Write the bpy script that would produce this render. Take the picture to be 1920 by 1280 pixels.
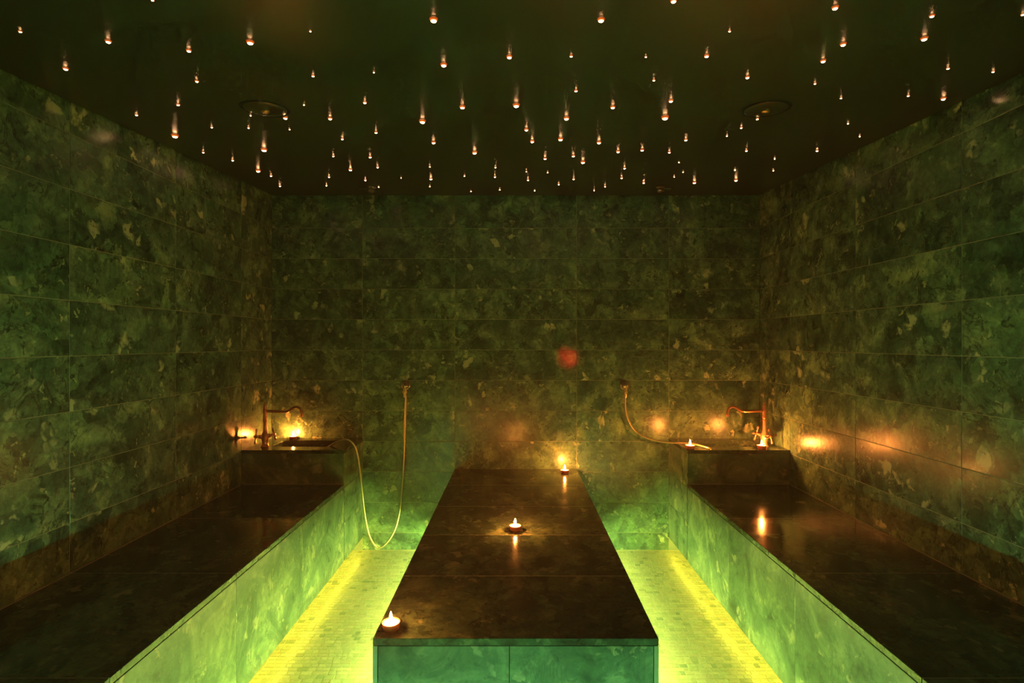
import bpy, bmesh, math, random
from mathutils import Vector, Matrix

random.seed(7)
for o in list(bpy.data.objects):
    bpy.data.objects.remove(o, do_unlink=True)
scene = bpy.context.scene
COL = scene.collection

# ------------------------------------------------------------------ camera
F = 1002.0                      # focal length in pixels of the 1920 frame
VX, VY = 967.0, 642.0           # vanishing point of the room's depth lines
CZ = 1.361                      # eye height above the floor
cd = bpy.data.cameras.new('camera')
cd.sensor_width = 36.0
cd.lens = F / 1920 * 36
cd.shift_x = -(VX - 960) / 1920
cd.shift_y = (VY - 640) / 1920
cd.clip_start = 0.01
cam = bpy.data.objects.new('camera', cd)
COL.objects.link(cam)
cam.location = (0, 0, CZ)
cam.rotation_euler = (math.pi / 2, 0, 0)
scene.camera = cam

# ------------------------------------------------------------------ world, exposure
w = bpy.data.worlds.new('world')
scene.world = w
w.use_nodes = True
w.node_tree.nodes['Background'].inputs[0].default_value = (0, 0, 0, 1)
w.node_tree.nodes['Background'].inputs[1].default_value = 0
vs = scene.view_settings
vs.view_transform = 'Standard'
vs.look = 'None'
vs.gamma = 1.0
vs.use_curve_mapping = False
vs.exposure = 0.0
scene.cycles.use_denoising = True
scene.cycles.max_bounces = 5
scene.cycles.diffuse_bounces = 4
scene.cycles.glossy_bounces = 3
scene.cycles.use_adaptive_sampling = True
scene.cycles.adaptive_threshold = 0.06
scene.cycles.adaptive_min_samples = 24
scene.cycles.sample_clamp_indirect = 4.0
scene.cycles.use_light_tree = True
scene.cycles.volume_bounces = 0

# light levels (all light comes from the strips, the candles and the star lights)
BENCH_LED = ((1.0, 0.84, 0.05), 19.0)
NEAR_FILL_LED = ((0.25, 1.0, 0.40), 430.0)
TABLE_LED = ((0.78, 1.0, 0.18), 490.0)
FLAME = ((1.0, 0.29, 0.045), 3000.0)
STAR_CORE = ((1.0, 0.50, 0.22), 90.0)
STAR_HALO = ((1.0, 0.17, 0.02), 1.3)
RED_BEAM = 110.0

# ------------------------------------------------------------------ room sizes (metres)
HW = 1.602                      # half width of the room
D = 3.51                        # back wall
R = -1.08                       # wall behind the viewer
ZB = 0.533                      # bench and table top
ZK = 0.733                      # wash basin block top
BX = 1.003                      # bench front face
BY = 3.12                       # basin block front face
TX, TY = 0.40, 1.495            # table half width, front edge
LIP = 0.084                     # toe recess height
CB, CS = 2.325, 0.064           # ceiling height at the back wall, slope
def ceil_z(y): return CB - CS * (D - y)
ROWS = [2.1124 - 0.2 * k for k in range(11)]
SIDE_Y = [R + 0.0, -0.48, 0.12, 0.72, 1.32, 1.92, 2.52, 3.12, D]

def px(x, y, d):
    """pixel at a known depth -> point in the room"""
    return Vector(((x - VX) * d / F, d, CZ - (y - VY) * d / F))

# ------------------------------------------------------------------ materials
def new_mat(name):
    m = bpy.data.materials.new(name)
    m.use_nodes = True
    return m, m.node_tree, m.node_tree.nodes['Principled BSDF']

def N(t, kind, **kw):
    n = t.nodes.new(kind)
    for k, v in kw.items():
        if k in n.inputs.keys():
            n.inputs[k].default_value = v
        else:
            setattr(n, k, v)
    return n

def ramp(t, fac, stops, interp='LINEAR'):
    r = t.nodes.new('ShaderNodeValToRGB')
    r.color_ramp.interpolation = interp
    el = r.color_ramp.elements
    while len(el) < len(stops): el.new(0.5)
    for e, (p, c) in zip(el, stops):
        e.position = p
        e.color = (c[0], c[1], c[2], 1)
    t.links.new(fac, r.inputs[0])
    return r.outputs[0]

def mix(t, fac, a, b, mode='MIX'):
    n = t.nodes.new('ShaderNodeMix')
    n.data_type = 'RGBA'
    n.blend_type = mode
    for s, v in ((0, fac), (6, a), (7, b)):
        if hasattr(v, 'links'): t.links.new(v, n.inputs[s])
        elif s == 0: n.inputs[0].default_value = v
        else: n.inputs[s].default_value = (v[0], v[1], v[2], 1)
    return n.outputs[2]

def stone(name, rough, tint=(1, 1, 1), flakes=1.0, con=1.0):
    m, t, b = new_mat(name)
    L = t.links.new
    tc = N(t, 'ShaderNodeTexCoord')
    oi = N(t, 'ShaderNodeObjectInfo')
    mul = N(t, 'ShaderNodeVectorMath', operation='SCALE')
    comb = N(t, 'ShaderNodeCombineXYZ')
    m1 = N(t, 'ShaderNodeMath', operation='MULTIPLY'); m1.inputs[1].default_value = 37.0
    m2 = N(t, 'ShaderNodeMath', operation='MULTIPLY'); m2.inputs[1].default_value = 91.0
    m3 = N(t, 'ShaderNodeMath', operation='MULTIPLY'); m3.inputs[1].default_value = -53.0
    for mm in (m1, m2, m3): L(oi.outputs['Random'], mm.inputs[0])
    L(m1.outputs[0], comb.inputs[0]); L(m2.outputs[0], comb.inputs[1]); L(m3.outputs[0], comb.inputs[2])
    add = N(t, 'ShaderNodeVectorMath', operation='ADD')
    L(tc.outputs['Object'], add.inputs[0]); L(comb.outputs[0], add.inputs[1])
    v = add.outputs[0]
    def noise(scale, detail, rgh, dist):
        n = N(t, 'ShaderNodeTexNoise')
        n.inputs['Scale'].default_value = scale
        n.inputs['Detail'].default_value = detail
        n.inputs['Roughness'].default_value = rgh
        n.inputs['Distortion'].default_value = dist
        L(v, n.inputs['Vector'])
        return n.outputs['Fac']
    base = ramp(t, noise(4.5, 6, 0.6, 1.6), [(0.30, (0.042, 0.100, 0.070)), (0.50, (0.105, 0.205, 0.138)),
                                             (0.70, (0.235, 0.365, 0.230))])
    fine = ramp(t, noise(42, 3, 0.7, 0.6), [(0.30, (0.45, 0.45, 0.45)), (0.7, (1.35, 1.35, 1.35))])
    base = mix(t, 0.8 * con, base, fine, 'MULTIPLY')
    # angular clasts, a cell pattern warped by noise
    wn = N(t, 'ShaderNodeTexNoise')
    wn.inputs['Scale'].default_value = 7.0
    wn.inputs['Detail'].default_value = 4
    L(v, wn.inputs['Vector'])
    wv = N(t, 'ShaderNodeVectorMath', operation='SCALE'); wv.inputs['Scale'].default_value = 0.22
    L(wn.outputs['Color'], wv.inputs[0])
    wa = N(t, 'ShaderNodeVectorMath', operation='ADD')
    wf = N(t, 'ShaderNodeTexNoise'); wf.inputs['Scale'].default_value = 34.0; wf.inputs['Detail'].default_value = 3
    L(v, wf.inputs['Vector'])
    wg = N(t, 'ShaderNodeVectorMath', operation='SCALE'); wg.inputs['Scale'].default_value = 0.055
    L(wf.outputs['Color'], wg.inputs[0])
    wh = N(t, 'ShaderNodeVectorMath', operation='ADD')
    L(wv.outputs[0], wh.inputs[0]); L(wg.outputs[0], wh.inputs[1])
    L(v, wa.inputs[0]); L(wh.outputs[0], wa.inputs[1])
    vo = N(t, 'ShaderNodeTexVoronoi'); vo.inputs['Scale'].default_value = 13.0
    mq = N(t, 'ShaderNodeMapping'); mq.inputs['Rotation'].default_value = (0.4, -0.7, 0.5); mq.inputs['Scale'].default_value = (1.5, 0.8, 1.0)
    L(wa.outputs[0], mq.inputs['Vector']); L(mq.outputs[0], vo.inputs['Vector'])
    sep = N(t, 'ShaderNodeSeparateColor'); L(vo.outputs['Color'], sep.inputs[0])
    clast = ramp(t, sep.outputs[0], [(0.0, (0.45, 0.52, 0.50)), (0.5, (1.0, 1.0, 1.0)), (1.0, (1.7, 1.55, 1.25))])
    base = mix(t, 0.85 * con, base, clast, 'MULTIPLY')
    # pale flakes only in some clasts of some zones
    fl = ramp(t, sep.outputs[1], [(0.72, (0, 0, 0)), (0.76, (1, 1, 1))], 'LINEAR')
    dis = ramp(t, vo.outputs['Distance'], [(0.36, (1, 1, 1)), (0.50, (0, 0, 0))])
    zone = ramp(t, noise(5.0, 3, 0.6, 0.8), [(0.53, (0, 0, 0)), (0.60, (1, 1, 1))])
    f1 = mix(t, 1.0, fl, dis, 'MULTIPLY')
    f1 = mix(t, 1.0, f1, zone, 'MULTIPLY')
    f1 = mix(t, 1.0, f1, (0.9 * flakes,) * 3, 'MULTIPLY')
    base = mix(t, f1, base, (0.62, 0.68, 0.42))
    # smaller slanting splinters
    mp = N(t, 'ShaderNodeMapping'); mp.inputs['Rotation'].default_value = (0.5, 0.6, 0.9); mp.inputs['Scale'].default_value = (1.0, 2.6, 1.6)
    L(wa.outputs[0], mp.inputs['Vector'])
    v2 = N(t, 'ShaderNodeTexVoronoi'); v2.inputs['Scale'].default_value = 21.0
    L(mp.outputs[0], v2.inputs['Vector'])
    s2 = N(t, 'ShaderNodeSeparateColor'); L(v2.outputs['Color'], s2.inputs[0])
    g1 = ramp(t, s2.outputs[0], [(0.84, (0, 0, 0)), (0.87, (1, 1, 1))])
    g2 = ramp(t, v2.outputs['Distance'], [(0.32, (1, 1, 1)), (0.44, (0, 0, 0))])
    g3 = ramp(t, noise(6.0, 3, 0.6, 0.6), [(0.46, (0, 0, 0)), (0.56, (1, 1, 1))])
    g = mix(t, 1.0, mix(t, 1.0, g1, g2, 'MULTIPLY'), g3, 'MULTIPLY')
    g = mix(t, 1.0, g, (0.75 * flakes,) * 3, 'MULTIPLY')
    base = mix(t, g, base, (0.55, 0.60, 0.36))
    h1 = ramp(t, s2.outputs[1], [(0.84, (0, 0, 0)), (0.88, (1, 1, 1))])
    h1 = mix(t, 1.0, mix(t, 1.0, h1, g2, 'MULTIPLY'), (0.8 * con,) * 3, 'MULTIPLY')
    base = mix(t, h1, base, (0.018, 0.045, 0.035))
    # fine pale veins and black veins
    pv = ramp(t, noise(6.5, 5, 0.68, 2.4), [(0.488, (0, 0, 0)), (0.50, (1, 1, 1)), (0.512, (0, 0, 0))])
    pz = ramp(t, noise(7.0, 3, 0.6, 0.4), [(0.50, (0, 0, 0)), (0.62, (1, 1, 1))])
    pv = mix(t, 1.0, pv, pz, 'MULTIPLY')
    pv = mix(t, 1.0, pv, (0.42 * flakes,) * 3, 'MULTIPLY')
    base = mix(t, pv, base, (0.58, 0.64, 0.40))
    dv = ramp(t, noise(3.6, 5, 0.62, 3.0), [(0.47, (0, 0, 0)), (0.50, (1, 1, 1)), (0.53, (0, 0, 0))])
    dz = ramp(t, noise(6.0, 2, 0.5, 0.0), [(0.50, (0, 0, 0)), (0.60, (1, 1, 1))])
    dv = mix(t, 1.0, dv, dz, 'MULTIPLY')
    dv = mix(t, 1.0, dv, (0.85 * con,) * 3, 'MULTIPLY')
    base = mix(t, dv, base, (0.012, 0.028, 0.022))
    # slab to slab tone
    rt = ramp(t, oi.outputs['Random'], [(0.0, (0.78, 0.82, 0.80)), (0.5, (1, 1, 1)), (1.0, (1.18, 1.12, 1.02))])
    base = mix(t, 1.0, base, rt, 'MULTIPLY')
    base = mix(t, 1.0, base, tint, 'MULTIPLY')
    L(base, b.inputs['Base Color'])
    rr = ramp(t, noise(9, 2, 0.6, 0.5), [(0.3, (rough * 0.8,) * 3), (0.7, (rough * 1.25,) * 3)])
    L(rr, b.inputs['Roughness'])
    bp = N(t, 'ShaderNodeBump'); bp.inputs['Strength'].default_value = 0.05; bp.inputs['Distance'].default_value = 0.002
    L(noise(30, 1, 0.5, 0.0), bp.inputs['Height'])
    L(bp.outputs[0], b.inputs['Normal'])
    b.inputs['Specular IOR Level'].default_value = 0.5
    return m

def plain(name, col, rough, metal=0.0, spec=0.5, noise_amt=0.15, scale=20.0):
    m, t, b = new_mat(name)
    tc = N(t, 'ShaderNodeTexCoord')
    n = N(t, 'ShaderNodeTexNoise'); n.inputs['Scale'].default_value = scale; n.inputs['Detail'].default_value = 4
    t.links.new(tc.outputs['Object'], n.inputs['Vector'])
    lo = tuple(c * (1 - noise_amt) for c in col); hi = tuple(c * (1 + noise_amt) for c in col)
    t.links.new(ramp(t, n.outputs['Fac'], [(0.3, lo), (0.7, hi)]), b.inputs['Base Color'])
    b.inputs['Roughness'].default_value = rough
    b.inputs['Metallic'].default_value = metal
    b.inputs['Specular IOR Level'].default_value = spec
    return m

def emit(name, col, strength):
    m = bpy.data.materials.new(name)
    m.use_nodes = True
    t = m.node_tree
    t.nodes.remove(t.nodes['Principled BSDF'])
    e = t.nodes.new('ShaderNodeEmission')
    e.inputs[0].default_value = (*col, 1)
    e.inputs[1].default_value = strength
    t.links.new(e.outputs[0], t.nodes['Material Output'].inputs[0])
    return m

M = {}
M['wall_stone'] = stone('wall_stone', 0.25)
M['hazed_panel_stone'] = stone('hazed_panel_stone', 0.16, (1.22, 0.98, 1.02), 0.40, 0.38)  # wall stone flattened and warmed; grazing glare and haze put into the colour
M['cut_stone'] = plain('cut_stone', (0.36, 0.40, 0.27), 0.35)
M['shaded_slab_stone'] = stone('shaded_slab_stone', 0.11, (0.50, 0.47, 0.47), 0.7)  # wall stone darkened: the dimmer light on the tops is in its colour
M['grout'] = plain('grout', (0.34, 0.36, 0.24), 0.7)
M['core'] = plain('core', (0.06, 0.07, 0.05), 0.8)
M['ceiling'] = plain('ceiling_paint', (0.044, 0.060, 0.044), 0.28, noise_amt=0.12, scale=3.0)
M['gap'] = plain('gap_black', (0.004, 0.004, 0.004), 0.9)
M['copper'] = plain('copper', (0.85, 0.36, 0.20), 0.28, 0.75, noise_amt=0.08)
M['brass'] = plain('brass', (0.80, 0.62, 0.32), 0.30, 1.0, noise_amt=0.08)
M['chrome'] = plain('chrome', (0.66, 0.60, 0.48), 0.18, 0.85, noise_amt=0.05)
M['hose'] = plain('hose_metal', (0.72, 0.60, 0.34), 0.34, 0.9, noise_amt=0.1, scale=60)
M['wax'] = plain('candle_wax', (0.86, 0.78, 0.62), 0.4)
M['wick'] = plain('wick', (0.02, 0.015, 0.01), 0.9)
M['bench_led'] = emit('bench_led', *BENCH_LED)
M['near_fill_led'] = emit('near_fill_led', *NEAR_FILL_LED)
M['table_led'] = emit('table_led', *TABLE_LED)
M['flame'] = emit('flame', *FLAME)
m = bpy.data.materials.new('star_halo_lens'); m.use_nodes = True  # hot tip, dim orange sides: the star's halo is put into the bead
t = m.node_tree; t.nodes.remove(t.nodes['Principled BSDF'])
tc = N(t, 'ShaderNodeTexCoord')
sx_ = N(t, 'ShaderNodeSeparateXYZ'); t.links.new(tc.outputs['Object'], sx_.inputs[0])
dn = N(t, 'ShaderNodeMapRange'); dn.inputs['From Min'].default_value = 0.0; dn.inputs['From Max'].default_value = -0.82
t.links.new(sx_.outputs[2], dn.inputs['Value'])
q_ = STAR_HALO[1] / STAR_CORE[1]
cr = ramp(t, dn.outputs[0], [(0.0, STAR_HALO[0]), (0.55, STAR_HALO[0]), (0.74, STAR_CORE[0]), (1.0, STAR_CORE[0])])
st_ = ramp(t, dn.outputs[0], [(0.0, (q_ * 0.12,) * 3), (0.45, (q_ * 0.6,) * 3), (0.68, (q_ * 2,) * 3), (0.80, (1, 1, 1))])
e = t.nodes.new('ShaderNodeEmission')
sm_ = N(t, 'ShaderNodeMath', operation='MULTIPLY'); sm_.inputs[1].default_value = STAR_CORE[1]
t.links.new(st_, sm_.inputs[0]); t.links.new(sm_.outputs[0], e.inputs[1]); t.links.new(cr, e.inputs[0])
t.links.new(e.outputs[0], t.nodes['Material Output'].inputs[0])
M['star_halo_lens'] = m

# red translucent candle cup
m, t, b = new_mat('candle_cup')
b.inputs['Base Color'].default_value = (0.75, 0.20, 0.08, 1)
b.inputs['Roughness'].default_value = 0.3
tr = t.nodes.new('ShaderNodeBsdfTranslucent'); tr.inputs[0].default_value = (0.95, 0.32, 0.12, 1)
mx = t.nodes.new('ShaderNodeMixShader'); mx.inputs[0].default_value = 0.6
t.links.new(b.outputs[0], mx.inputs[1]); t.links.new(tr.outputs[0], mx.inputs[2])
t.links.new(mx.outputs[0], t.nodes['Material Output'].inputs[0])
M['cup'] = m

# mosaic: colour of each small stone from the object (single pieces) or a face attribute (the rest)
def mosaic(name, single):
    m, t, b = new_mat(name)
    if single:
        src = N(t, 'ShaderNodeObjectInfo').outputs['Color']
    else:
        src = N(t, 'ShaderNodeAttribute', attribute_name='stone_colour').outputs['Color']
    ge = N(t, 'ShaderNodeNewGeometry')
    n = N(t, 'ShaderNodeTexNoise'); n.inputs['Scale'].default_value = 70; n.inputs['Detail'].default_value = 4
    t.links.new(ge.outputs['Position'], n.inputs['Vector'])
    g = ramp(t, n.outputs['Fac'], [(0.3, (0.86,) * 3), (0.7, (1.1,) * 3)])
    t.links.new(mix(t, 1.0, src, g, 'MULTIPLY'), b.inputs['Base Color'])
    b.inputs['Roughness'].default_value = 0.32
    return m
M['mosaic_single'] = mosaic('mosaic_single', True)
M['mosaic'] = mosaic('mosaic', False)
M['floor_grout'] = plain('floor_grout', (0.72, 0.70, 0.48), 0.7)

# ------------------------------------------------------------------ object helpers
def link(name, me, parent=None, loc=(0, 0, 0), mat=None):
    o = bpy.data.objects.new(name, me)
    COL.objects.link(o)
    o.location = loc
    if parent is not None: o.parent = parent
    if mat is not None and me is not None and not me.materials: me.materials.append(M[mat])
    return o

def empty(name, label, cat, loc=(0, 0, 0), group=None):
    o = bpy.data.objects.new(name, None)
    COL.objects.link(o)
    o.location = loc
    o.empty_display_size = 0.05
    tag(o, label, cat, group)
    return o

def tag(o, label, cat, group=None):
    o['label'] = label
    o['category'] = cat
    if group: o['group'] = group
    return o

def structure(o, label=None, cat=None):
    o['kind'] = 'structure'
    if label: o['label'] = label
    if cat: o['category'] = cat
    return o

_box = {}
def box_mesh(dx, dy, dz, mat, bev=0.0012):
    k = (round(dx, 4), round(dy, 4), round(dz, 4), mat, bev)
    if k in _box: return _box[k]
    bm = bmesh.new()
    bmesh.ops.create_cube(bm, size=1.0)
    bmesh.ops.scale(bm, vec=(dx, dy, dz), verts=bm.verts)
    if bev:
        bmesh.ops.bevel(bm, geom=list(bm.edges), offset=bev, segments=1, affect='EDGES', profile=0.5)
    me = bpy.data.meshes.new('box')
    bm.to_mesh(me); bm.free()
    me.materials.append(M[mat])
    _box[k] = me
    return me

def box(name, x0, x1, y0, y1, z0, z1, mat, parent=None, bev=0.0012, origin=(0, 0, 0)):
    me = box_mesh(x1 - x0, y1 - y0, z1 - z0, mat, bev)
    return link(name, me, parent, ((x0 + x1) / 2 - origin[0], (y0 + y1) / 2 - origin[1], (z0 + z1) / 2 - origin[2]))

def mesh(name, verts, faces, mat, smooth=True):
    me = bpy.data.meshes.new(name)
    me.from_pydata([tuple(v) for v in verts], [], faces)
    me.validate(); me.update()
    if mat: me.materials.append(M[mat])
    if smooth:
        for p in me.polygons: p.use_smooth = True
    return me

def lathe_data(profile, seg=20):
    """profile of (radius, height) turned about z"""
    vs_, fs = [], []
    n = len(profile)
    for i in range(seg):
        a = 2 * math.pi * i / seg
        for r, z in profile:
            vs_.append((r * math.cos(a), r * math.sin(a), z))
    for i in range(seg):
        j = (i + 1) % seg
        for k in range(n - 1):
            fs.append((i * n + k, j * n + k, j * n + k + 1, i * n + k + 1))
    return vs_, fs

def lathe(name, profile, mat, seg=20, smooth=True):
    v, f = lathe_data(profile, seg)
    me = mesh(name, v, f, mat, smooth)
    bm = bmesh.new(); bm.from_mesh(me)
    bmesh.ops.remove_doubles(bm, verts=bm.verts, dist=1e-6)
    bmesh.ops.recalc_face_normals(bm, faces=bm.faces)
    bm.to_mesh(me); bm.free()
    if smooth:
        try: me.set_sharp_from_angle(angle=math.radians(40))
        except Exception: pass
    return me

def catmull(pts, sub=8):
    P = [Vector(p) for p in pts]
    P = [P[0] * 2 - P[1]] + P + [P[-1] * 2 - P[-2]]
    out = []
    for i in range(1, len(P) - 2):
        for s in range(sub):
            u = s / sub
            a, b_, c, d = P[i - 1], P[i], P[i + 1], P[i + 2]
            out.append(0.5 * ((2 * b_) + (c - a) * u + (2 * a - 5 * b_ + 4 * c - d) * u * u + (3 * b_ - a - 3 * c + d) * u ** 3))
    out.append(P[-2])
    return out

def tube_data(pts, radius, seg=10, cap=True):
    pts = [Vector(p) for p in pts]
    n = len(pts)
    rad = radius if callable(radius) else (lambda u: radius)
    vs_, fs = [], []
    T = [(pts[min(i + 1, n - 1)] - pts[max(i - 1, 0)]).normalized() for i in range(n)]
    up = Vector((0, 0, 1)) if abs(T[0].z) < 0.9 else Vector((1, 0, 0))
    nrm = (up - T[0] * up.dot(T[0])).normalized()
    for i in range(n):
        nrm = (nrm - T[i] * nrm.dot(T[i])).normalized()
        bi = T[i].cross(nrm)
        r = rad(i / (n - 1))
        for k in range(seg):
            a = 2 * math.pi * k / seg
            vs_.append(pts[i] + (nrm * math.cos(a) + bi * math.sin(a)) * r)
    for i in range(n - 1):
        for k in range(seg):
            l = (k + 1) % seg
            fs.append((i * seg + k, i * seg + l, (i + 1) * seg + l, (i + 1) * seg + k))
    if cap:
        fs.append(tuple(reversed(range(seg))))
        fs.append(tuple((n - 1) * seg + k for k in range(seg)))
    return vs_, fs

def tube(name, pts, radius, mat, seg=10):
    v, f = tube_data(pts, radius, seg)
    return mesh(name, v, f, mat)

# ------------------------------------------------------------------ the room shell
GAP, TH = 0.0028, 0.011         # joint width, stone tile thickness
def tiled_wall(name, axis, pos, inward, us, zs, skip):
    """axis 'x': wall plane x=pos along y; axis 'y': wall plane y=pos along x.  Tiles stand proud of a grouted backing."""
    face = 0.0015               # grout lies this far behind the stone face
    z0, z1 = -0.03, 2.42
    u0, u1 = min(us), max(us)
    back = 0.08
    a, b_ = pos - inward * face, pos - inward * back
    if axis == 'x':
        o = box(name, min(a, b_), max(a, b_), u0, u1, z0, z1, 'grout', None, 0)
    else:
        o = box(name, u0, u1, min(a, b_), max(a, b_), z0, z1, 'grout', None, 0)
    structure(o)
    c0 = o.location.copy()
    for i in range(len(us) - 1):
        for k in range(len(zs) - 1):
            ua, ub = us[i] + GAP / 2, us[i + 1] - GAP / 2
            za, zb = zs[k] + GAP / 2, zs[k + 1] - GAP / 2
            if skip(ua, ub, za, zb): continue
            pr = random.uniform(-0.0003, 0.0003)
            p, q = pos + inward * pr, pos + inward * pr - inward * TH
            if axis == 'x':
                box('tile', min(p, q), max(p, q), ua, ub, za, zb, 'wall_stone', o, 0.0006, c0)
            else:
                box('tile', ua, ub, min(p, q), max(p, q), za, zb, 'wall_stone', o, 0.0006, c0)
    return o

zs = sorted(ROWS) + [2.345]
BACK_U = [-HW, -1.006, -TX, TX, 1.006, HW]
def skip_back(ua, ub, za, zb):
    if ub < -1.0 or ua > 1.0: return zb < 0.70
    if ua > -0.41 and ub < 0.41: return zb < 0.52
    return False
wb = tiled_wall('wall_back', 'y', D, -1, BACK_U, [0.0] + zs, skip_back)
szs = [ZB + 0.001] + [z for z in zs if z > 0.6]
def skip_side(ua, ub, za, zb): return za > ceil_z((ua + ub) / 2) + 0.02 or (ua > 3.0 and zb < ZK)
wl = tiled_wall('wall_left', 'x', -HW, 1, SIDE_Y, szs, skip_side)
wr = tiled_wall('wall_right', 'x', HW, -1, SIDE_Y, szs, skip_side)
wq = tiled_wall('wall_rear', 'y', R, 1, BACK_U, [0.0] + zs, lambda ua, ub, za, zb: za > 2.0)

# sloping glossy dark ceiling, held off the walls by a dark shadow gap
G = 0.009
cv = [(-HW + G, R + G, ceil_z(R)), (HW - G, R + G, ceil_z(R)), (HW - G, D - G, ceil_z(D)), (-HW + G, D - G, ceil_z(D))]
cv += [(x, y, z + 0.03) for x, y, z in cv]
ceil = link('ceiling', mesh('ceiling', cv, [(0, 1, 2, 3), (7, 6, 5, 4), (0, 4, 5, 1), (1, 5, 6, 2), (2, 6, 7, 3), (3, 7, 4, 0)], 'ceiling', False))
structure(ceil)
structure(box('roof_slab_1', -HW - 0.05, HW + 0.05, R - 0.05, D + 0.05, 2.42, 2.46, 'gap', None, 0))  # unseen black roof slab closing the room over the ceiling gap

# ------------------------------------------------------------------ mosaic floor
FX = 1.096                      # the floor runs under the bench lips to the toe boards
floor = box('floor', -FX - 0.02, FX + 0.02, R, D, -0.06, -0.0012, 'floor_grout', None, 0)
structure(floor)
c0 = floor.location.copy()
rng = random.Random(11)
tones = [(0.56, 0.56, 0.38), (0.52, 0.54, 0.36), (0.60, 0.58, 0.40), (0.48, 0.51, 0.33), (0.56, 0.53, 0.35)]
dark = [(0.28, 0.34, 0.22), (0.33, 0.38, 0.24), (0.38, 0.40, 0.25)]
stones = []
y = R + 0.005
PITCH = 0.0255
while y + PITCH < D:
    x = -FX + 0.002
    while x < FX - 0.008:
        wd = rng.choice((0.024, 0.030, 0.036, 0.046))
        wd = min(wd, FX - x - 0.001)
        cx, cy = x + wd / 2, y + PITCH / 2
        x += wd
        if abs(cx) < TX - 0.10 and cy > TY + 0.12: continue
        c = rng.choice(dark) if rng.random() < 0.07 else rng.choice(tones)
        k = rng.uniform(0.9, 1.08)
        stones.append((cx, cy, wd - 0.003, PITCH - 0.003, tuple(v * k for v in c), rng.uniform(0.0, 0.0007)))
    y += PITCH
def shows(s):
    cx, cy = s[0], s[1]
    if cy < 0.3: return 0
    u, v = VX + cx * F / cy, VY + CZ * F / cy
    if not (0 < u < 1920 and v < 1275): return 0
    if abs(cx) > BX - 0.012: return 0
    # hidden by the table top
    tz = (CZ - ZB) / CZ
    hx, hy = cx * tz, cy * tz
    if abs(hx) < TX + 0.01 and hy > TY - 0.02: return 0
    if v > 1190 and abs(hx * 0 + cx * TY / cy) < TX and cy > TY: return 0
    return s[2] * s[3] / cy ** 3
order = sorted(range(len(stones)), key=lambda i: -shows(stones[i]))
single = set(order[:300])
for i in order[:300]:
    cx, cy, a, b_, c, h = stones[i]
    me = box_mesh(a, b_, 0.008, 'mosaic_single', 0.0006)
    o = link('mosaic_stone', me, floor, (cx - c0.x, cy - c0.y, h - 0.004 - c0.z))
    o.color = (*c, 1)
V_, F_, C_ = [], [], []
for i, (cx, cy, a, b_, c, h) in enumerate(stones):
    if i in single: continue
    n = len(V_)
    for dz, ins in ((-0.004, 0.0), (h, 0.0004)):
        for sx, sy in ((-1, -1), (1, -1), (1, 1), (-1, 1)):
            V_.append((cx + sx * (a / 2 - ins), cy + sy * (b_ / 2 - ins), dz))
    F_ += [(n + 4, n + 5, n + 6, n + 7), (n, n + 1, n + 5, n + 4), (n + 1, n + 2, n + 6, n + 5), (n + 2, n + 3, n + 7, n + 6), (n + 3, n, n + 4, n + 7)]
    C_ += [c] * 5
me = bpy.data.meshes.new('mosaic_field')
me.from_pydata(V_, [], F_)
at = me.attributes.new('stone_colour', 'FLOAT_COLOR', 'FACE')
at.data.foreach_set('color', [v for c in C_ for v in (*c, 1)])
me.materials.append(M['mosaic'])
o = link('mosaic_field', me, floor, -c0)
o['kind'] = 'stuff'

# ------------------------------------------------------------------ benches
def bench(side, label):
    s = side
    org = (s * (BX + HW) / 2, (R + BY) / 2, 0)
    r = empty('stone_bench', label, 'bench', org, 'stone benches along the side walls')
    def bb(name, x0, x1, *a, **k):
        xa, xb = sorted((s * x0, s * x1))
        return box(name, xa, xb, *a, parent=r, origin=org, **k)
    W0 = HW - 0.002
    bb('body', BX + 0.013, W0, R + 0.002, BY - 0.012, LIP, ZB - 0.022, 'core', bev=0)
    bb('toe_board', FX + 0.001, FX + 0.02, R + 0.002, BY - 0.012, 0.0, LIP - 0.001, 'wall_stone', bev=0)
    ys = [R + 0.002, -0.48, 0.12, 0.72, 1.32, 1.92, 2.52, BY]
    for a, b_ in zip(ys[:-1], ys[1:]):
        bb('top_slab', BX, W0, a + 0.001, b_ - 0.001, ZB - 0.020, ZB, 'shaded_slab_stone', bev=0.001)
        bb('joint', BX + 0.002, W0, b_ - 0.0011, b_ + (0.0011 if b_ < BY else -0.0002), ZB - 0.018, ZB + 0.0002, 'grout', bev=0)
        bb('front_panel', BX, BX + 0.012, a + 0.001, b_ - 0.001, LIP, ZB - 0.0225, 'hazed_panel_stone', bev=0.0008)
    bb('wall_joint', W0 - 0.0035, W0 - 0.0005, R + 0.004, BY - 0.001, ZB, ZB + 0.0018, 'grout', bev=0)
    bb('light_strip', BX + 0.016, BX + 0.028, 1.50, BY - 0.014, LIP - 0.012, LIP - 0.004, 'bench_led', bev=0)
    bb('light_strip', BX + 0.016, BX + 0.028, R + 0.03, 1.49, LIP - 0.012, LIP - 0.004, 'near_fill_led', bev=0)  # unseen near run, made greener and much stronger to brighten the near walls
    return r
bench(-1, 'long dark green stone bench along the left wall, candle-free')
bench(1, 'long dark green stone bench along the right wall, reflecting candle flames')

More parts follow.
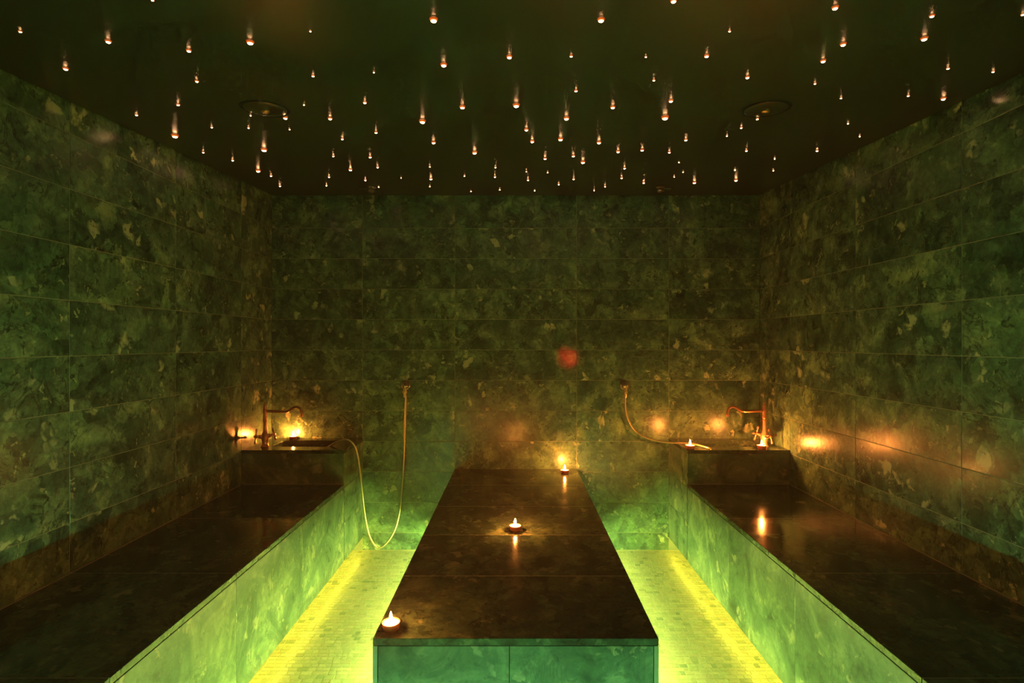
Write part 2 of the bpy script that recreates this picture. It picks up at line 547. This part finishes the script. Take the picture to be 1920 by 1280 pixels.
# ------------------------------------------------------------------ wash basins
def basin(side, label):
    s = side
    org = (s * (BX + HW) / 2, (BY + D) / 2, LIP)
    r = empty('wash_basin', label, 'wash basin', org, 'stone wash basins in the back corners')
    W0, Y1 = HW - 0.002, D - 0.002
    def bb(name, x0, x1, *a, **k):
        xa, xb = sorted((s * x0, s * x1))
        return box(name, xa, xb, *a, parent=r, origin=org, **k)
    bb('front_panel', BX + 0.0005, W0, BY, BY + 0.012, ZB + 0.0015, ZK - 0.0205, 'hazed_panel_stone', bev=0.0008)
    bb('base_joint', BX + 0.004, W0, BY - 0.0028, BY - 0.0002, ZB + 0.0004, ZB + 0.0024, 'grout', bev=0)
    zc = [LIP, 0.3124, 0.5124, ZK - 0.0205]
    for a, b_ in zip(zc[:-1], zc[1:]):
        bb('side_panel', BX, BX + 0.012, BY + 0.013, Y1, a + 0.001, b_ - 0.001, 'hazed_panel_stone', bev=0.0008)
    bb('toe_board', FX + 0.001, FX + 0.02, BY, Y1, 0.0, LIP - 0.001, 'wall_stone', bev=0)
    bb('light_strip', BX + 0.016, BX + 0.028, BY + 0.001, D - 0.02, LIP - 0.012, LIP - 0.004, 'bench_led', bev=0)
    # top slab with a rounded opening, and the bowl sunk in it
    x0, x1, y0, y1 = BX, W0, BY, Y1
    ox0, ox1, oy0, oy1 = 1.125, 1.485, 3.225, 3.430
    rc = 0.035
    hole, outer = [], []
    nn = 8
    for cx, cy, a0 in ((ox1 - rc, oy1 - rc, 0), (ox0 + rc, oy1 - rc, 90), (ox0 + rc, oy0 + rc, 180), (ox1 - rc, oy0 + rc, 270)):
        for q in range(nn + 1):
            a = math.radians(a0 + 90 * q / nn)
            hole.append((cx + rc * math.cos(a), cy + rc * math.sin(a)))
    mx_, my_ = (ox0 + ox1) / 2, (oy0 + oy1) / 2
    def to_rect(p):
        dx, dy = p[0] - mx_, p[1] - my_
        k = min(((x1 - mx_) if dx > 0 else (mx_ - x0)) / max(abs(dx), 1e-9), ((y1 - my_) if dy > 0 else (my_ - y0)) / max(abs(dy), 1e-9))
        return (mx_ + dx * k, my_ + dy * k)
    outer = [to_rect(p) for p in hole]
    # the exact corners
    for c in ((x1, y1), (x0, y1), (x0, y0), (x1, y0)):
        i = min(range(len(outer)), key=lambda j: (outer[j][0] - c[0]) ** 2 + (outer[j][1] - c[1]) ** 2)
        outer[i] = c
    n = len(hole)
    zt, zb_ = ZK, ZK - 0.020
    V, Fc = [], []
    def tr_(p, z): return (s * p[0] - org[0], p[1] - org[1], z - org[2])
    ins = [(mx_ + (p[0] - mx_) * 1.02, my_ + (p[1] - my_) * 1.03) for p in hole]
    rings = [[tr_(p, zb_) for p in outer], [tr_(p, zt) for p in outer], [tr_(p, zt) for p in ins], [tr_(p, zt - 0.004) for p in hole], [tr_(p, zb_) for p in hole]]
    for q in rings: V += q
    for ri in range(len(rings) - 1):
        for i in range(n):
            j = (i + 1) % n
            Fc.append((ri * n + i, ri * n + j, (ri + 1) * n + j, (ri + 1) * n + i))
    for i in range(n):
        j = (i + 1) % n
        Fc.append((4 * n + i, 4 * n + j, j, i))
    me = mesh('top_slab', V, Fc, 'shaded_slab_stone', False)
    bm = bmesh.new(); bm.from_mesh(me); bmesh.ops.recalc_face_normals(bm, faces=bm.faces); bm.to_mesh(me); bm.free()
    link('top_slab', me, r)
    V, Fc = [], []
    prof = [(1.0, zb_ - 0.0005), (0.99, zb_ - 0.05), (0.95, zb_ - 0.11), (0.80, zb_ - 0.145), (0.4, zb_ - 0.155), (0.02, zb_ - 0.157)]
    for k, z in prof:
        V += [tr_((mx_ + (p[0] - mx_) * k, my_ + (p[1] - my_) * k), z) for p in hole]
    for ri in range(len(prof) - 1):
        for i in range(n):
            j = (i + 1) % n
            Fc.append((ri * n + i, ri * n + j, (ri + 1) * n + j, (ri + 1) * n + i))
    link('bowl', mesh('bowl', V, Fc, 'shaded_slab_stone', True), r)
    return r
basin(-1, 'stone wash basin block in the left back corner, one candle behind its bowl')
basin(1, 'stone wash basin block in the right back corner, two candles on its front rim')

# ------------------------------------------------------------------ the long table
org = (0, (TY + D) / 2, 0)
tb = empty('massage_table', 'long dark stone slab table in the middle of the room with three candles', 'stone table', org)
Y1 = D - 0.002
box('body', -TX + 0.013, TX - 0.013, TY + 0.016, Y1, LIP, ZB - 0.022, 'core', tb, 0, org)
ty = [TY, TY + 0.403, TY + 0.806, TY + 1.209, TY + 1.612, Y1]
for a, b_ in zip(ty[:-1], ty[1:]):
    box('top_slab', -TX, TX, a + 0.001, b_ - 0.001, ZB - 0.020, ZB, 'shaded_slab_stone', tb, 0.001, org)
    box('joint', -TX + 0.004, TX - 0.004, b_ - 0.001, b_ + 0.001 if b_ < Y1 else b_, ZB - 0.018, ZB + 0.0002, 'grout', tb, 0, org)
    for sx in (-1, 1):
        xa, xb = sorted((sx * TX, sx * (TX - 0.012)))
        box('side_panel', xa, xb, a + (0.0032 if a == TY else 0.001), b_ - 0.001, LIP, ZB - 0.0215, 'hazed_panel_stone', tb, 0.0008, org)
for sx in (-1, 1):
    xa, xb = sorted((sx * TX, sx * (TX - 0.012)))
    box('edge_trim', xa, xb, TY + 0.0004, TY + 0.0030, LIP, ZB - 0.0215, 'cut_stone', tb, 0, org)
box('front_panel', -TX + 0.0135, -0.019, TY + 0.003, TY + 0.015, LIP, ZB - 0.0225, 'hazed_panel_stone', tb, 0.0008, org)
box('front_panel', -0.017, TX - 0.0135, TY + 0.003, TY + 0.015, LIP, ZB - 0.0225, 'hazed_panel_stone', tb, 0.0008, org)
for sx in (-1, 1):
    xa, xb = sorted((sx * (TX - 0.09), sx * (TX - 0.11)))
    box('toe_board', xa, xb, TY + 0.11, Y1, 0.0, LIP - 0.001, 'wall_stone', tb, 0, org)
    xa, xb = sorted((sx * (TX - 0.016), sx * (TX - 0.028)))
    box('light_strip', xa, xb, TY + 0.02, Y1 - 0.02, LIP - 0.012, LIP - 0.004, 'table_led', tb, 0, org)
box('toe_board', -TX + 0.11, TX - 0.11, TY + 0.09, TY + 0.11, 0.0, LIP - 0.001, 'wall_stone', tb, 0, org)
box('light_strip', -TX + 0.04, TX - 0.04, TY + 0.016, TY + 0.028, LIP - 0.012, LIP - 0.004, 'table_led', tb, 0, org)

# ------------------------------------------------------------------ taps
def tap(base, spout_dir, valves, label):
    r = empty('copper_tap', label, 'tap', base, 'copper swan-neck taps')
    body = lathe('column', [(0, 0), (0.024, 0), (0.024, 0.005), (0.019, 0.010), (0.017, 0.028), (0.020, 0.040), (0.022, 0.055), (0.020, 0.072),
                            (0.013, 0.088), (0.0105, 0.100), (0.0100, 0.150), (0.0125, 0.156), (0.0125, 0.162), (0.0100, 0.167),
                            (0.0125, 0.172), (0.0125, 0.178), (0.0105, 0.184), (0.0110, 0.202), (0.0130, 0.206), (0.0130, 0.224), (0.0105, 0.230)], 'copper')
    link('column', body, r)
    link('finial', lathe('finial', [(0.0105, 0.230), (0.0095, 0.236), (0.0115, 0.243), (0.0085, 0.250), (0.0065, 0.254), (0.0075, 0.260), (0.0040, 0.268), (0, 0.274)], 'copper', 16), r)
    dx = spout_dir
    pts = catmull([(0.006, 0, 0.215), (0.05, 0, 0.214), (0.125, 0, 0.213), (0.150, 0, 0.222), (0.172, 0, 0.236), (0.194, 0, 0.240), (0.214, 0, 0.228), (0.222, 0, 0.205), (0.224, 0, 0.192)], 6)
    pts = [(p.x * dx[0], p.x * dx[1], p.z) for p in pts]
    sp = link('spout', tube('spout', pts, lambda u: 0.0088 - 0.0018 * u, 'copper', 12), r)
    e = Vector(pts[-1])
    nz = lathe('nozzle', [(0.0070, 0.006), (0.0098, 0.004), (0.0098, 0.000), (0.0080, -0.001), (0.0098, -0.003), (0.0098, -0.010), (0.0070, -0.012), (0, -0.010)], 'copper', 14)
    link('nozzle', nz, sp, e)
    hub = lathe('valve', [(0.0125, 0.012), (0.0125, 0.030), (0.0085, 0.034), (0.0085, 0.044), (0.0110, 0.046), (0.0110, 0.056), (0.006, 0.060), (0, 0.061)], 'copper', 16)
    arm_profile = [(0.0036, 0.006), (0.0036, 0.028), (0.0060, 0.032), (0.0068, 0.038), (0.0050, 0.044), (0, 0.046)]
    stub = lathe('handle_arm', arm_profile, 'copper', 12)
    for d, roll in valves:
        d = Vector(d).normalized()
        q = d.to_track_quat('Z', 'Y')
        vh = link('valve', hub, r, (0, 0, 0.060))
        vh.rotation_mode = 'QUATERNION'; vh.rotation_quaternion = q
        for k in range(4):
            a = roll + math.pi / 2 * k
            av = Vector((math.cos(a), math.sin(a), 0))
            ar = link('handle_arm', stub, vh, (0, 0, 0.051))
            ar.rotation_mode = 'QUATERNION'; ar.rotation_quaternion = av.to_track_quat('Z', 'Y')
    return r
pl = px(497, 838, 3.22); pr_ = px(1433, 837, 3.235)
tap((pl.x, pl.y, ZK), (1, 0.0), [((-0.8, -0.55, 0.12), 0.15), ((0.85, 0.45, 0.25), 0.5)], 'copper tap with swan neck spout and cross handles in the left corner')
tap((pr_.x, pr_.y, ZK), (-1, 0.0), [((0.30, -0.9, 0.16), 0.12), ((-0.62, 0.75, 0.25), 0.10)], 'copper tap with swan neck spout behind a candle in the right corner')

# ------------------------------------------------------------------ wall hoses
def hose(outlet, pts, label):
    r = empty('shower_hose', label, 'hose', outlet, 'brass hoses on the back wall')
    o = Vector(outlet)
    ex = lathe('wall_outlet', [(0, 0.0), (0.033, 0.0), (0.033, 0.004), (0.029, 0.010), (0.024, 0.012), (0.0235, 0.026), (0.019, 0.038), (0.010, 0.046), (0, 0.048)], 'chrome', 22)
    w_ = link('wall_outlet', ex, r)
    w_.rotation_euler = (math.pi / 2, 0, 0)
    el = lathe('elbow', [(0.0115, -0.010), (0.0115, -0.034), (0.0150, -0.036), (0.0150, -0.050), (0.0105, -0.052), (0.0095, -0.074), (0.0080, -0.078)], 'brass', 12)
    link('elbow', el, w_, (0, 0, 0.030)).rotation_euler = (-math.pi / 2, 0, 0)
    P = catmull([Vector(p) - o for p in pts], 8)
    link('hose_line', tube('hose_line', P, 0.0062, 'hose', 10), r)
    t0, t1 = P[-2], P[-1]
    nz = lathe('hose_end', [(0.0062, -0.004), (0.0085, -0.004), (0.0085, 0.018), (0.0065, 0.024), (0, 0.022)], 'brass', 12)
    e = link('hose_end', nz, r, t1)
    e.rotation_mode = 'QUATERNION'; e.rotation_quaternion = (t1 - t0).to_track_quat('Z', 'Y')
    return r
oz = D - 0.001
a = px(761, 722, D)
hp = [(761, 742, 3.48), (760, 770, 3.478), (758, 830, 3.475), (755, 900, 3.465), (749, 960, 3.44), (736, 1002, 3.41), (712, 1027, 3.37), (694, 1008, 3.34), (684, 965, 3.32),
      (677, 900, 3.295), (671, 856, 3.28), (664, 834, 3.272), (652, 824, 3.262), (640, 825, 3.255), (628, 830, 3.25), (612, 840, 3.25)]
hose((a.x, oz, a.z), [px(*q) for q in hp], 'brass hose looping from the back wall over the left basin edge')
a = px(1171, 722, D)
hp = [(1172, 742, 3.48), (1173, 766, 3.477), (1180, 790, 3.47), (1192, 808, 3.455), (1211, 820, 3.43), (1236, 827, 3.39), (1256, 829.5, 3.35), (1278, 830.3, 3.30), (1302, 832.5, 3.235), (1316, 836, 3.19), (1327, 839.0, 3.153)]
hose((a.x, oz, a.z), [px(*q) for q in hp], 'brass hose hanging short from the back wall onto the right basin rim')

# ------------------------------------------------------------------ candles
cup_me = lathe('cup', [(0, 0), (0.0205, 0), (0.0225, 0.0015), (0.0262, 0.0215), (0.0252, 0.0215), (0.0240, 0.0180)], 'cup', 24)
wax_me = lathe('wax', [(0.0215, 0.004), (0.0238, 0.0182), (0.0228, 0.0190), (0.010, 0.0182), (0, 0.0182)], 'wax', 24)
wick_me = lathe('wick', [(0, 0.018), (0.0009, 0.018), (0.0007, 0.026), (0, 0.0265)], 'wick', 8)
flame_me = lathe('flame', [(0, 0.0240), (0.0030, 0.0255), (0.0046, 0.0300), (0.0045, 0.0345), (0.0032, 0.0420), (0.0015, 0.0480), (0, 0.0520)], 'flame', 12)
def candle(x, y, d, z, label):
    p = px(x, y, d)
    r = empty('tealight_candle', label, 'candle', (p.x, d, z), 'lit tealight candles')
    link('cup', cup_me, r); link('wax', wax_me, r); link('wick', wick_me, r); link('flame', flame_me, r)
    r.rotation_euler.z = random.uniform(0, 6)
    return r
candle(733, 1182, 1.545, ZB, 'lit red-cupped tealight at the near left corner of the stone table')
candle(966, 990, 2.36, ZB, 'lit tealight in the middle of the stone table')
candle(1059, 886, 3.39, ZB, 'lit tealight at the far right end of the stone table by the wall')
candle(550, 823, 3.472, ZK, 'lit tealight behind the bowl of the left wash basin')
candle(1294, 841, 3.163, ZK, 'lit tealight on the right basin rim beside the hose end')
candle(1428, 841, 3.163, ZK, 'lit tealight in front of the right copper tap')

# ------------------------------------------------------------------ star lights in the ceiling
STARS = [(38,60,2),(203,79,3.5),(354,96,3),(469,81,4.5),(123,130,3),(582,59,1.2),(587,143,1.8),(369,153,2.2),(334,197,2),(256,216,1.6),(570,197,.8),(470,217,.9),(466,240,1.2),
 (535,222,2.8),(619,223,2.6),(543,243,.9),(397,239,1.3),(328,256,4),(381,286,1.3),(495,282,3.6),(436,301,1.4),(484,321,2.8),(508,330,1.2),(525,349,1.3),(625,293,1.4),(617,332,1.2),
 (612,348,.9),(286,1,2),(813,39,5),(1127,39,4.5),(1263,3,4),(832,123,4),(701,136,1),(955,108,3.5),(1071,106,2),(1211,107,1.4),(1226,151,1.6),(1080,171,2.2),(684,193,2.2),(867,202,3.5),
 (968,199,4.2),(1149,202,3),(1258,190,2.8),(1247,222,4.5),(792,229,4),(1062,223,3.5),(705,249,1.8),(987,244,2.6),(998,266,2.6),(1051,262,3.2),(813,268,2.6),(1123,268,2.8),(642,261,1.6),
 (890,287,3),(1159,285,2.2),(1204,282,2.3),(1255,286,1.6),(694,295,1.8),(1022,298,2),(1075,293,2),(1093,305,2.8),(708,314,1.4),(657,319,2.2),(806,313,.9),(929,314,1),(1171,316,1.5),
 (685,338,1.4),(808,336,1.8),(928,332,1.3),(990,338,1.3),(1075.5,336,1.3),(1165.5,334,1.4),(1207,343,1.6),(987,322,.7),(1027,323.5,.7),(871,330,.8),(752,334,.6),(806,350,.8),(1047.5,346,1),
 (937,356,.8),(1002.5,357.5,.7),(1134.5,350,1.1),(1114,357,.7),(1264,332,.8),(1273,304.5,.7),(883,359,.6),(710,351,.8),(1566,16,4),(1747.5,31,3),(1733,74,4),(1917.5,28,2),(1368,59,1.6),
 (1581,84.5,3.6),(1543.5,115.5,3.2),(1325,106,3),(1401.5,146,2.6),(1777.5,129,1.8),(1862,135,1.6),(1528,157.5,1.5),(1577,184.5,1.3),(1703,180,1.4),(1769,186,3),(1420,223.5,1.6),
 (1390,240,1.5),(1363,255,.9),(1590,232,1),(1612,256,.9),(1286,263,2),(1399.5,283,1.5),(1452.5,298,.8),(1532,283,1.5),(1378,319,.8),(1450,320,.8),(1380,338.5,2.3),(1302,343,2.2),(1281,323,.7)]
tilt = math.atan(CS)
def star_mesh():
    seg = 10
    prof = [(0.0, -0.82, 0), (0.26, -0.79, 0), (0.45, -0.71, 0), (0.60, -0.60, 0), (0.78, -0.42, 0), (0.92, -0.22, 0), (1.0, 0.0, 0)]
    V, Fc, mi = [], [], []
    for i in range(seg):
        a = 2 * math.pi * i / seg
        for r_, z, _ in prof: V.append((r_ * math.cos(a), r_ * math.sin(a), z))
    n = len(prof)
    for i in range(seg):
        j = (i + 1) % seg
        for k in range(n - 1):
            Fc.append((i * n + k, j * n + k, j * n + k + 1, i * n + k + 1)); mi.append(prof[k][2] if k < 2 else 1)
    me = bpy.data.meshes.new('star_light')
    me.from_pydata(V, [], Fc)
    me.materials.append(M['star_halo_lens'])
    for p in me.polygons: p.use_smooth = True
    bm = bmesh.new(); bm.from_mesh(me); bmesh.ops.remove_doubles(bm, verts=bm.verts, dist=1e-5); bm.to_mesh(me); bm.free()
    return me
star_me = star_mesh()
def ceil_hit(x, y):
    k = (VY - y) / F            # z - CZ = k * d ; ceiling z = CB - CS*(D-d)
    d = (CB - CS * D - CZ) / (k - CS)
    return Vector(((x - VX) * d / F, d, CZ + k * d))
def size_word(s): return 'large glowing' if s >= 3 else 'medium' if s >= 1.9 else 'small' if s >= 1.25 else 'tiny'
def zone_word(y): return 'near back wall' if y > 275 else 'mid ceiling' if y > 165 else 'at ceiling front'
ORD = ['first', 'second', 'third', 'fourth', 'fifth', 'sixth', 'seventh', 'eighth', 'ninth', 'tenth', 'eleventh', 'twelfth', 'thirteenth', 'fourteenth',
       'fifteenth', 'sixteenth', 'seventeenth', 'eighteenth', 'nineteenth', 'twentieth']
ORD += ['twenty-' + q for q in ORD[:9]] + ['thirtieth'] + ['thirty-' + q for q in ORD[:9]]
count = {}
for x, y, s in sorted(STARS):
    wpx = s * 1.6 + 0.3             # half width of the bead with its painted halo, in pixels; it stands just proud of the ceiling
    p = ceil_hit(x, y - 0.5 * wpx)
    key = (size_word(s), zone_word(y))
    i = count.get(key, 0); count[key] = i + 1
    o = link('star_light', star_me, None, p)
    rad = wpx * p.y / F
    o.scale = (rad,) * 3
    o.rotation_euler = (tilt, 0, 0)
    tag(o, '%s amber star light %s, %s %s one from left' % (key[0], key[1], ORD[i], key[0].split()[0]), 'star light', 'star lights in the ceiling')

# ------------------------------------------------------------------ round ceiling discs and ceiling nozzles
def disc(x, y, label):
    p = ceil_hit(x, y)
    r = empty('ceiling_disc', label, 'ceiling vent', p, 'round ceiling discs')
    r.rotation_euler = (tilt, 0, 0)
    link('shadow_ring', lathe('shadow_ring', [(0.088, -0.0006), (0.081, -0.0022), (0.075, -0.0006)], 'gap', 40), r)
    link('cover', lathe('cover', [(0.075, -0.0004), (0.0745, -0.0020), (0.068, -0.0035), (0.050, -0.0050), (0.0, -0.0060)], 'ceiling', 40), r)
    link('boss', lathe('boss', [(0.016, -0.0050), (0.0155, -0.011), (0.011, -0.014), (0, -0.0145)], 'brass', 20), r)
disc(497, 204, 'round dark disc in the ceiling towards the left wall')
disc(1436, 204, 'round dark disc in the ceiling towards the right wall')
def nozzle(x, y, s, label):
    p = ceil_hit(x, y)
    r = empty('ceiling_nozzle', label, 'nozzle', p, 'ceiling nozzles by the back wall')
    r.rotation_euler = (tilt, 0, 0)
    link('flange', lathe('flange', [(0, 0), (0.030, -0.0005), (0.030, -0.004), (0.022, -0.008), (0.016, -0.009)], 'chrome', 20, False), r)
    link('head', lathe('head', [(0.016, -0.008), (0.016, -0.016), (0.021, -0.019), (0.021, -0.028), (0.014, -0.032), (0, -0.033)], 'chrome', 10, False), r)
    stub = link('shadow_stub', tube('shadow_stub', [(0, 0, -0.012), (s * 0.05, 0.0, -0.012), (s * 0.075, 0, -0.009)], 0.007, 'core', 10), r)  # dark tube standing in for the shadow beside the nozzle
nozzle(696, 350, -1, 'small shiny nozzle on the ceiling near the back wall, left of the two')
nozzle(1239, 350, 1, 'small shiny nozzle on the ceiling near the back wall, right of the two')

# the small red lamp behind the viewer whose beam lands on the back wall
lp = Vector((0.80, R + 0.03, CZ - 0.226))
o = link('beam_lamp', lathe('beam_lamp', [(0, 0.0), (0.022, 0.0), (0.022, 0.018), (0.018, 0.024), (0.010, 0.024), (0.010, 0.020), (0, 0.020)], 'core', 16), None, (lp.x, R + 0.001, lp.z))
o.rotation_euler = (-math.pi / 2, 0, 0)
tag(o, 'small red beam lamp on the wall behind the viewer', 'lamp')
sl = bpy.data.lights.new('beam', 'SPOT')
sl.color = (1.0, 0.02, 0.015); sl.energy = RED_BEAM; sl.spot_size = math.radians(2.2); sl.spot_blend = 1.0; sl.shadow_soft_size = 0.02
so = bpy.data.objects.new('beam', sl); COL.objects.link(so); so.parent = o
so.location = (0, 0, 0.030)
so.rotation_mode = 'QUATERNION'
dr = px(1065, 670, D) - lp
so.rotation_quaternion = Matrix.Rotation(math.pi / 2, 3, 'X').to_quaternion() @ dr.to_track_quat('-Z', 'Y')

# thin steam that fills the room
st = box('steam', -HW + 0.003, HW - 0.003, R + 0.003, D - 0.003, 0.004, 2.02, 'gap', None, 0)
sm = bpy.data.materials.new('steam'); sm.use_nodes = True
sm.node_tree.nodes.remove(sm.node_tree.nodes['Principled BSDF'])
vsn = sm.node_tree.nodes.new('ShaderNodeVolumeScatter')
vsn.inputs['Density'].default_value = 0.036
vsn.inputs['Anisotropy'].default_value = 0.35
sm.node_tree.links.new(vsn.outputs[0], sm.node_tree.nodes['Material Output'].inputs['Volume'])
st.data.materials.clear(); st.data.materials.append(sm)
st['kind'] = 'stuff'
tag(st, 'thin warm steam hanging in the whole room', 'steam')

# thicker steam drifting at the foot of the back wall
def plume(x, y, z, sx, sy, sz, dens, label):
    bm = bmesh.new(); bmesh.ops.create_icosphere(bm, subdivisions=3, radius=1.0)
    me = bpy.data.meshes.new('steam_plume'); bm.to_mesh(me); bm.free()
    m = bpy.data.materials.new('steam_plume'); m.use_nodes = True
    t = m.node_tree; t.nodes.remove(t.nodes['Principled BSDF'])
    tc = N(t, 'ShaderNodeTexCoord')
    ln = N(t, 'ShaderNodeVectorMath', operation='LENGTH'); t.links.new(tc.outputs['Object'], ln.inputs[0])
    nz = N(t, 'ShaderNodeTexNoise'); nz.inputs['Scale'].default_value = 1.6; nz.inputs['Detail'].default_value = 2
    t.links.new(tc.outputs['Object'], nz.inputs['Vector'])
    fall = ramp(t, ln.outputs['Value'], [(0.0, (1, 1, 1)), (0.45, (0.45,) * 3), (0.98, (0, 0, 0))])
    wisps = ramp(t, nz.outputs['Fac'], [(0.34, (0.25,) * 3), (0.62, (1.2,) * 3)])
    d = mix(t, 1.0, fall, wisps, 'MULTIPLY')
    k = N(t, 'ShaderNodeMath', operation='MULTIPLY'); k.inputs[1].default_value = dens
    t.links.new(d, k.inputs[0])
    sc = t.nodes.new('ShaderNodeVolumeScatter'); sc.inputs['Anisotropy'].default_value = 0.2
    t.links.new(k.outputs[0], sc.inputs['Density'])
    t.links.new(sc.outputs[0], t.nodes['Material Output'].inputs['Volume'])
    me.materials.append(m)
    o = link('steam_plume', me, None, (x, y, z)); o.scale = (sx, sy, sz)
    o['kind'] = 'stuff'
    tag(o, label, 'steam', 'steam drifting by the back wall')
plume(-0.66, 3.12, 0.50, 0.34, 0.36, 0.48, 0.9, 'faint steam drifting in the left aisle before the back wall')
plume(0.66, 3.12, 0.50, 0.34, 0.36, 0.48, 0.9, 'faint steam drifting in the right aisle before the back wall')
plume(0.0, 3.16, 0.92, 0.42, 0.30, 0.36, 0.6, 'faint candle-lit steam over the far end of the stone table')
